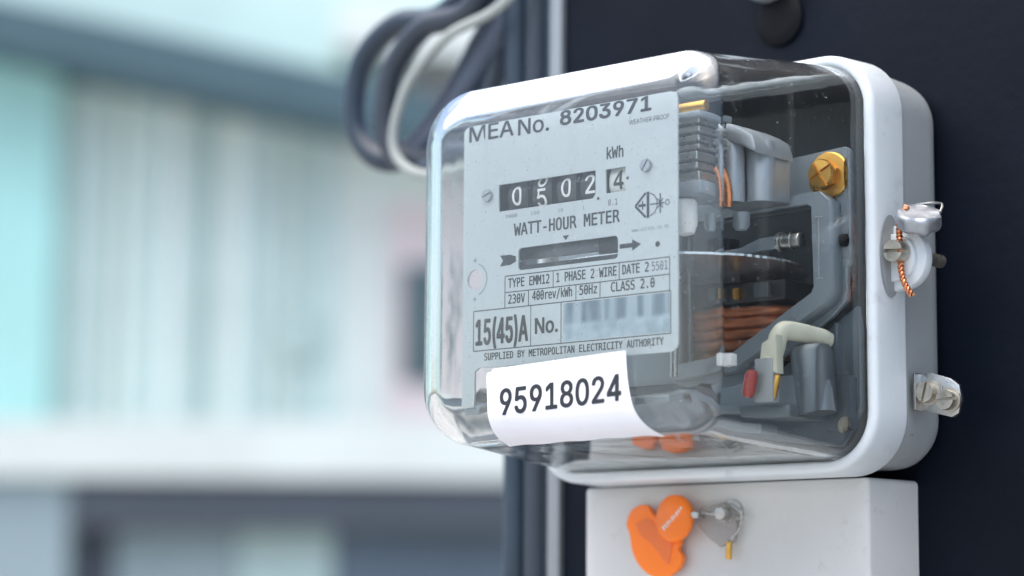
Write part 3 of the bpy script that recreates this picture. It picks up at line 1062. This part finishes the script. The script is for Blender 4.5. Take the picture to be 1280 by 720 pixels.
# --- braking magnet casting: upright rounded columns under a shaped cap
bm = bmesh.new()
for cx_, cy_, r_, z1 in ((33.0, 38, 3.6, 38.0), (39.5, 42, 4.0, 39.0), (46.6, 48, 4.8, 37.0)):
    lathe(bm, [(r_, 0), (r_, z1 - 17.5), (r_ - 0.8, z1 - 16.2), (0, z1 - 16.2)], (cx_, cy_, 17), (0, 0, 1), 28)
prism(bm, [(28, 38.5), (31, 42.4), (34, 43.6), (37, 43.9), (41, 43.0), (46, 40.6), (50, 38.0), (51.4, 34.0), (51.4, 32.0), (46, 35.0), (38, 37.8), (28, 36.0)], 38, 60, 0.8)
box(bm, 28, 50.5, 46, 60, 17.5, 36, 1.5)
build("brake_magnet", bm, M['silver'], meter, angle=40)
bm = bmesh.new()
for cx_, cy_, r_ in ((34, 40, 2.6), (42, 43, 3.0)):
    lathe(bm, [(0, 0), (r_ * 0.7, 0.3), (r_, 1.6), (r_, 6)], (cx_, cy_, 7.5), (0, 0, 1), 24)
build("magnet_foot", bm, M['frame'], meter)
# --- laminated stack behind the right edge of the nameplate
bm = bmesh.new()
z = 21.5
k = 0
while z < 41.5:
    th = random.choice((2.4, 3.0, 3.6))
    e = random.uniform(-0.5, 0.5)
    box(bm, 18, 43.6 + e, 20 + e * 0.5, 33, z, z + th - 0.9, 0.3, 1)
    z += th
    k += 1
box(bm, 19, 42.0, 21.5, 32.5, 20.9, 42.1, idx=1)
lam = build("lamination_stack", bm, [M['steel'], M['black']], meter, smooth=False)
bm = bmesh.new()
box(bm, 16, 45.2, 18.6, 34, 41.8, 44.0, 0.5)
build("stack_clamp", bm, M['frame'], meter)
bm = bmesh.new()
box(bm, 16, 45.0, 19, 34, 16.6, 21.2, 0.8)
build("stack_clamp", bm, M['frame'], meter)
bm = bmesh.new()
cyl(bm, (30, 24.5, 46.6), (43.6, 24.5, 46.6), 1.9, bev=0.4)
build("brass_spacer", bm, M['brass'], meter)
bm = bmesh.new()
lathe(bm, [(0.5, 0), (3.2, 0.8), (4.2, 4), (4.2, 11), (3.6, 12), (0, 12)], (35.0, 24, 4.0), (0, 0, 1), 28)
build("nylon_bearing", bm, M['white'], meter)
bm = bmesh.new()
tube(bm, [(45.5, 27, 26), (46.8, 28, 23), (47.2, 29, 18), (46.4, 30, 13.5)], 1.1, 12)
build("copper_strap", bm, M['copper'], meter)
# --- electromagnet core and coils seen through the opening
bm = bmesh.new()
box(bm, -40, 38, 74, 100, -11.5, -4.6, 0.8)
box(bm, -40, 20, 72, 78, -4.5, 0.0, 0.6)
box(bm, 8, 15, 73, 80, 4.0, 12.0, 0.6)
build("magnet_core", bm, M['core'], meter)
bm = bmesh.new()
box(bm, 9, 14.5, 71.5, 74, -10.2, -5.8, 0.5)
box(bm, 26, 32.5, 71.5, 74, -10.6, -5.4, 0.8)
build("core_clip", bm, M['post'], meter)
bm = bmesh.new()
box(bm, 17.6, 20.8, 71.0, 74, -10.4, -6.4, 0.6)
build("brass_lug", bm, M['brass'], meter)
bm = bmesh.new()
cyl(bm, (47.0, 60, 5.4), (54.4, 60, 5.4), 2.6, bev=0.5)
cyl(bm, (45.4, 60, 5.4), (46.8, 60, 5.4), 3.5, bev=0.3)
cyl(bm, (50.2, 60, 5.4), (51.2, 60, 5.4), 3.1, bev=0.2)
build("calibration_screw", bm, M['steel'], meter)
bm = bmesh.new()
prism(bm, [(24, 2.2), (45, 3.2), (45, 7.6), (38, 7.2), (30, 4.8), (24, 4.6)], 58.5, 61.5, 0.4)
build("calibration_arm", bm, M['frame'], meter)
def coil(zc, rx, ry, cx_, cy_, tr):
    bm = bmesh.new()
    pts = [Vector((cx_ + rx * math.copysign(abs(math.cos(a)) ** 0.6, math.cos(a)), cy_ + ry * math.copysign(abs(math.sin(a)) ** 0.6, math.sin(a)), zc)) for a in [2 * PI * k / 40 for k in range(41)]]
    tube(bm, pts, tr, 12, 1, smooth=False)
    return bm
for i_, (zc, rx, tr) in enumerate(((-14.6, 27.0, 1.9), (-18.4, 26.0, 2.0), (-22.3, 26.6, 1.9), (-26.1, 25.0, 2.0), (-29.9, 25.4, 1.8))):
    build("coil_turn", coil(zc, rx, 14, 8.0 + 0.7 * (i_ % 2), 88, tr), M['enamel'], meter)
bm = bmesh.new()
box(bm, -14, 30, 78, 100, -34, -12.2, 1)
build("coil_bobbin", bm, M['black'], meter)
# --- wiring and terminals in the lower part
bm = bmesh.new()
tube(bm, [(65.0, 61, -29.0), (63.2, 58, -28.4), (59.0, 50, -26.8), (57.0, 46, -26.6), (56.0, 44, -28.6), (55.4, 42.6, -33.0), (54.8, 41.0, -37.0)], 2.6, 14, 8, rad=lambda t: 2.2 + 1.0 * min(1, t * 6))
build("cream_sleeve", bm, M['cream'], meter)
bm = bmesh.new()
prism(bm, [(53.0, -31.0), (58.6, -28.5), (59.0, -41.2), (51.6, -39.4)], 38.4, 42.6, 0.6)
build("tape_flag", bm, M['cream'], meter)
bm = bmesh.new()
cyl(bm, (58.0, 40.5, -41.5), (56.6, 39.5, -49.0), 1.2, bev=0.3)
build("brass_pin", bm, M['brass'], meter)
bm = bmesh.new()
lathe(bm, [(0, 0), (1.5, 0.6), (2.1, 2.2), (2.2, 7.5), (1.6, 9.0), (0, 9.5)], (50.2, 34.6, -49.0), (0.22, 0, 1), 20)
build("red_bead", bm, M['red'], meter)
bm = bmesh.new()
box(bm, 44.0, 47.4, 29, 33, -38.6, -34.6, 0.4)
build("insulator_block", bm, M['white'], meter)
bm = bmesh.new()
box(bm, 50.4, 57.6, 38.0, 42.0, -50.0, -36.0, 0.5)
build("insulator_block", bm, M['shell_back'], meter)
bm = bmesh.new()
lathe(bm, [(7.0, 0), (7.0, 20), (5.8, 22), (0, 22)], (62.5, 56, -53), (-0.08, -0.02, 1), 32)
box(bm, 40, 60, 44, 66, -54.5, -50.5, 0.8)
build("grey_terminal_post", bm, M['post'], meter)
bm = bmesh.new()
prism(bm, [(26, -44), (42, -41), (47, -33), (49, -41), (58, -40.5), (60, -53), (26, -53)], 50, 53, 0.5)
build("terminal_bracket", bm, M['frame'], meter)
bm = bmesh.new()
box(bm, -48, 40, 56, 66, -59.5, -55.5, 0.6)
box(bm, -48, -41, 9, 60, -53, -50.5, 0.5)
box(bm, 26, 40, 9, 60, -53, -50.6, 0.6)
build("base_shelf", bm, M['frame'], meter, smooth=False)
bm = bmesh.new()
lathe(bm, [(3.4, 0), (4.0, 1), (4.0, 12), (3, 13)], (-50.5, 33, -45.0), (0, -1, 0), 24)
build("rubber_post", bm, M['cablegrey'], meter)
bm = bmesh.new()
lathe(bm, [(3.4, 0), (4.0, 1), (4.0, 12), (3, 13)], (-52.0, 33, 42.0), (0, -1, 0), 24)
build("rubber_post", bm, M['cablegrey'], meter)
bm = bmesh.new()
box(bm, 2, 16, 9, 60, 47.0, 48.4, 0.3)
box(bm, -46, 0, 11, 20, 31, 33, 0.4)
build("plate_bracket", bm, M['frame'], meter)

# --- number sticker that wraps over the cover's lower front edge
def stick_pt(u, t, lift=0.18):
    """t: distance down from z=-35; follows the outer skin"""
    # rotate slightly
    a = R(2.3)
    x = u
    s = t - u * math.tan(a)
    z = -35.0 - s
    zf = -(H0 + 6.0 * RO / 75.0 - RO)      # where the flat front ends
    rr = RO + lift
    if z >= zf:
        return Vector((x, -lift, z))
    th = (zf - z) / RO
    th = min(th, 1.25)
    extra = max(0.0, (zf - z) / RO - 1.25) * RO
    p = Vector((x, RO - rr * math.cos(th), zf - rr * math.sin(th)))
    p += Vector((0, math.sin(th), -math.cos(th))) * extra
    return p
bm = bmesh.new()
NU, NV = 40, 30
grid = []
for j in range(NV + 1):
    row = []
    for i in range(NU + 1):
        fu, fv = i / NU, j / NV
        t = 1.3 + 30.0 * fv
        x0 = -30.8 + 1.6 * fv + (1.6 * max(0, 1 - fv * 12) ** 2)
        x1 = 28.8 + 2.0 * fv + 8.0 * fv ** 3
        u = x0 + (x1 - x0) * fu
        lift = 0.16 + 0.10 * (0.5 + 0.5 * noise.noise(Vector((u * 0.09, t * 0.12, 3.1))))
        lift += 2.6 * max(0, fu - 0.80) ** 1.5 * max(0, fv - 0.55) * 8.0
        lift += 0.35 * max(0, fv - 0.93) / 0.07 * (0.5 + 0.5 * math.sin(u * 0.35))
        row.append(stick_pt(u, t, lift))
    grid.append(row)
V1 = [[bm.verts.new(p) for p in row] for row in grid]
for j in range(NV):
    for i in range(NU):
        if j == 0 and i == 0:
            continue
        bm.faces.new((V1[j][i], V1[j][i + 1], V1[j + 1][i + 1], V1[j + 1][i]))
loose = [v for v in bm.verts if not v.link_faces]
bmesh.ops.delete(bm, geom=loose, context='VERTS')
bmesh.ops.solidify(bm, geom=bm.faces[:], thickness=0.10)
stk = build("number_sticker", bm, M['paper'], meter, angle=60)
bm = bmesh.new()
ca = math.cos(R(2.3)); sa = math.sin(R(2.3))
def sm(u, v, l=0):
    return stick_pt(u, -35.0 - v - 0.0, 0.42 + l)
text_into(bm, "95918024", -24.5, 27.2, -52.2, 8.7, sm, 0.26)
build("lettering", bm, M['ink'], stk, smooth=False)

# --- mounting lug at the lower right with two screws
bm = bmesh.new()
def lug_bar(bm, pts, z0, z1, th):
    P = smooth_path([(x, y, 0) for x, y in pts], 6)
    A, B = [], []
    for i, p in enumerate(P):
        t = (P[min(i + 1, len(P) - 1)] - P[max(i - 1, 0)]).normalized()
        nn = Vector((-t.y, t.x, 0)) * th / 2
        A.append(p + nn); B.append(p - nn)
    for i in range(len(P) - 1):
        vs = []
        for z in (z0, z1):
            vs.append([bm.verts.new((q.x, q.y, z)) for q in (A[i], A[i + 1], B[i + 1], B[i])])
        lo, hi = vs
        for k in range(4):
            bm.faces.new((lo[k], lo[(k + 1) % 4], hi[(k + 1) % 4], hi[k]))
        if i == 0:
            bm.faces.new((lo[3], lo[0], hi[0], hi[3]))
        if i == len(P) - 2:
            bm.faces.new((lo[1], lo[2], hi[2], hi[1]))
        bm.faces.new(lo[::-1]); bm.faces.new(hi)
prism(bm, [(75.2, -37.6), (80, -37.2), (87.5, -39.6), (90.6, -42.0), (91.4, -46.5), (90.2, -51.4), (87.5, -52.6), (80, -50.6), (75.2, -49.6)], 100.0, 101.6, 0.35)
prism(bm, [(74.9, -37.4), (76.0, -37.4), (76.0, -49.8), (74.9, -49.8)], 96.4, 101.8, 0.25)
for k in range(3):
    cyl(bm, (83.0 + k * 0.9, 99.8, -41.0 - k), (83.4 + k * 0.8, 99.8, -49.0), 0.5, 10)
lug = build("mounting_lug", bm, M['steel'], meter, angle=30)
for x_, z_, rt in ((79.3, -44.0, 75), (87.0, -46.9, 5)):
    bm = bmesh.new()
    lathe(bm, [(4.3, 0), (4.3, 0.7), (3.2, 0.8)], (x_, 100.0, z_), (0, -1, 0), 28)
    slot_head(bm, (x_, 99.3, z_), (0, -1, 0), 3.5, 3.0, 1.0, rot=R(rt), dome=0.9)
    build("lug_screw", bm, M['nickel'], lug)
bm = bmesh.new()
box(bm, 71.4, 71.9, 98.5, 101.5, -58.0, -53.4, 0.1)
build("glue_spot", bm, M['stain'], meter)

# --- sealing ear on the rim, captive screw through it
bm = bmesh.new()
ear = [(73.6, 12.0)] + [(78.8 + 8.6 * math.cos(a), 0.0 + 10.0 * math.sin(a)) for a in [PI / 2 - PI * k / 20 for k in range(21)]] + [(73.6, -11.0)]
prism(bm, ear[::-1], 86.0, 90.5, 0.9)
ear2 = [(73.6, 9.0)] + [(78.0 + 6.0 * math.cos(a), 0.2 + 7.4 * math.sin(a)) for a in [PI / 2 - PI * k / 16 for k in range(17)]] + [(73.6, -8.0)]
prism(bm, ear2[::-1], 84.2, 86.2, 0.8)
build("sealing_ear", bm, M['shell'], meter, angle=40)
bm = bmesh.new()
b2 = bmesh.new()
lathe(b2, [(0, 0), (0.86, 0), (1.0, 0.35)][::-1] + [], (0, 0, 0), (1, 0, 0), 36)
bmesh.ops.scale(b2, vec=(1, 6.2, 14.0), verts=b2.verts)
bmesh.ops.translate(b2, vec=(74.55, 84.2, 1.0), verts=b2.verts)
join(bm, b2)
build("ear_recess_shade", bm, M['shell_back'], meter, angle=40)  # darker oval disc on the rim side, its colour painting a hollow's shade
bm = bmesh.new()
slot_head(bm, (78.8, 84.2, 1.8), (0, -1, 0), 3.9, 5.4, 1.2, rot=R(-4), dome=0.6)
cyl(bm, (79.2, 90.5, 1.6), (79.2, 109.0, 1.6), 2.3, bev=0.5)
build("captive_screw", bm, M['nickel'], meter)

# ------------------------------------------------------------------ lead seal on twisted copper wire
seal = thing("lead_seal", (84, 84, 12), "dull lead seal disc on twisted copper wire at the rim's upper screw", "seal")
bm = bmesh.new()
b2 = bmesh.new()
prof = [(0, 0), (6.4, 0.0), (7.1, 0.6), (7.4, 1.4), (7.5, 4.0), (7.3, 5.2), (6.6, 5.8), (5.0, 5.5), (0, 5.6)]
lathe(b2, prof, (0, 0, 0), (0, 0, 1), 40)
for v in b2.verts:
    d = noise.noise(v.co * 0.35 + Vector((5, 2, 1))) * 0.9
    v.co += Vector((v.co.x, v.co.y, 0)).normalized() * d if (v.co.x or v.co.y) else Vector()
    v.co.z += noise.noise(v.co * 0.3) * 0.5
join(bm, b2, frame((86.2, 83.6, 9.2), (0.30, -0.40, 0.84)))
build("seal_disc", bm, M['lead'], seal, angle=50)
wp = [(83.0, 81.5, 16.5), (80.6, 81.0, 13.0), (79.9, 81.6, 9.0), (79.6, 82.2, 5.0), (79.8, 82.2, 0.5), (80.2, 82.0, -4.5), (81.4, 82.0, -9.0), (83.8, 82.4, -13.2)]
for ph in (0, PI):
    bm = bmesh.new()
    tube(bm, helix(wp, 0.60, 11, ph), 0.58, 8, 1, smooth=False)
    build("copper_wire", bm, M['copper'], seal)
bm = bmesh.new()
tube(bm, [(80.5, 84, 14.8), (82, 87, 17.6), (87, 90, 18.4), (92.5, 88, 17.2), (93.6, 85, 14.0)], 0.45, 8, 8)
build("wire_loop", bm, M['steel'], seal)

# ------------------------------------------------------------------ orange seal at the terminal cover
os_ = thing("orange_seal", (-16, 84, -90), "bright orange plastic tag seal hanging in front of the terminal cover", "seal")
bm = bmesh.new()
lathe(bm, [(0, 0), (7.4, 0), (8.3, 0.5), (8.5, 1.3), (8.3, 2.6), (7.6, 3.2), (0, 3.3)], (-17.4, 87.5, -84.4), (-0.10, -1, 0.06), 44)
build("seal_head", bm, M['orange'], os_, angle=50)
lobe = [(-40.5, -83.4), (-38.5, -80.6), (-34.5, -79.0), (-31.0, -79.6), (-28.6, -82.6), (-26.0, -84.4), (-20.0, -88.4), (-16.4, -92.0), (-17.4, -95.0), (-15.6, -98.0), (-17.4, -102.0), (-23.0, -105.0), (-29.5, -104.6), (-35.0, -101.0), (-38.4, -95.5), (-39.6, -89.5), (-41.0, -86.4)]
lp = [(p.x, p.z) for p in smooth_path([(a, 0, b) for a, b in lobe + [lobe[0]]], 4)][:-1]
bm = bmesh.new()
prism(bm, lp[::-1], 87.6, 90.0, 0.6)
build("seal_tag", bm, M['orange'], os_, angle=40)
bm = bmesh.new()
emb = [(-36.5, -85.6), (-30.5, -84.0), (-26.5, -87.0), (-22.5, -90.0), (-19.8, -92.8), (-20.5, -97.0), (-21.5, -100.6), (-25.0, -97.6), (-29.4, -93.0), (-34.0, -90.0)]
lp = [(p.x, p.z) for p in smooth_path([(a, 0, b) for a, b in emb + [emb[0]]], 4)][:-1]
prism(bm, lp[::-1], 87.3, 87.65, 0.1)
build("embossed_patch", bm, M['orangedark'], os_, smooth=False)
# white stamped mark on the head: short raised strokes along a slant
bm = bmesh.new()
for k in range(9):
    t = k / 8
    cx_, cz_ = -21.1 + 7.9 * t, -87.8 + 6.6 * t
    hgt = 1.7 if k not in (3, 5) else 1.2
    b2 = bmesh.new()
    box(b2, -0.26, 0.26, -0.15, 0.15, -hgt / 2, hgt / 2)
    if k % 2 == 0:
        box(b2, 0.25, 0.62, -0.15, 0.15, -0.2 + hgt / 4, 0.2 + hgt / 4)
    bmesh.ops.rotate(b2, verts=b2.verts, matrix=Matrix.Rotation(R(-40), 3, 'Y'))
    bmesh.ops.translate(b2, verts=b2.verts, vec=(cx_, 84.15, cz_))
    join(bm, b2)
build("stamped_mark", bm, M['white'], os_, smooth=False)
bm = bmesh.new()
box(bm, -9.8, -6.2, 84.5, 88.5, -84.6, -82.2, 0.4)
tube(bm, [(-12, 87, -83.5), (-8, 87, -82.5), (-2, 87.0, -83), (3, 86.6, -83)], 0.6, 8)
build("seal_shank", bm, M['steel'], os_)
bm = bmesh.new()
prism(bm, [(-10.5, -86.0), (-9.0, -80.6), (2.0, -78.8), (6.5, -81.0), (7.6, -88.0), (6.0, -93.0), (0.0, -94.6), (-4.0, -92.0)][::-1], 88.6, 90.6, 0.5)
build("clear_cap", bm, M['clearseal'], os_, angle=30)
bm = bmesh.new()
cyl(bm, (4.4, 88.5, -92.8), (4.2, 88.5, -99.0), 1.1, bev=0.2)
build("brass_pin", bm, M['brass'], os_)
bm = bmesh.new()
tube(bm, [(6, 88, -80), (9.6, 88.5, -83.5), (8.6, 88.5, -88.5), (5.0, 88.5, -92.0)], 0.35, 8)
tube(bm, [(7.5, 88.2, -85.0), (11.0, 89, -84.2), (12.6, 90, -82.8)], 0.3, 8)
build("thin_wire", bm, M['steel'], os_)
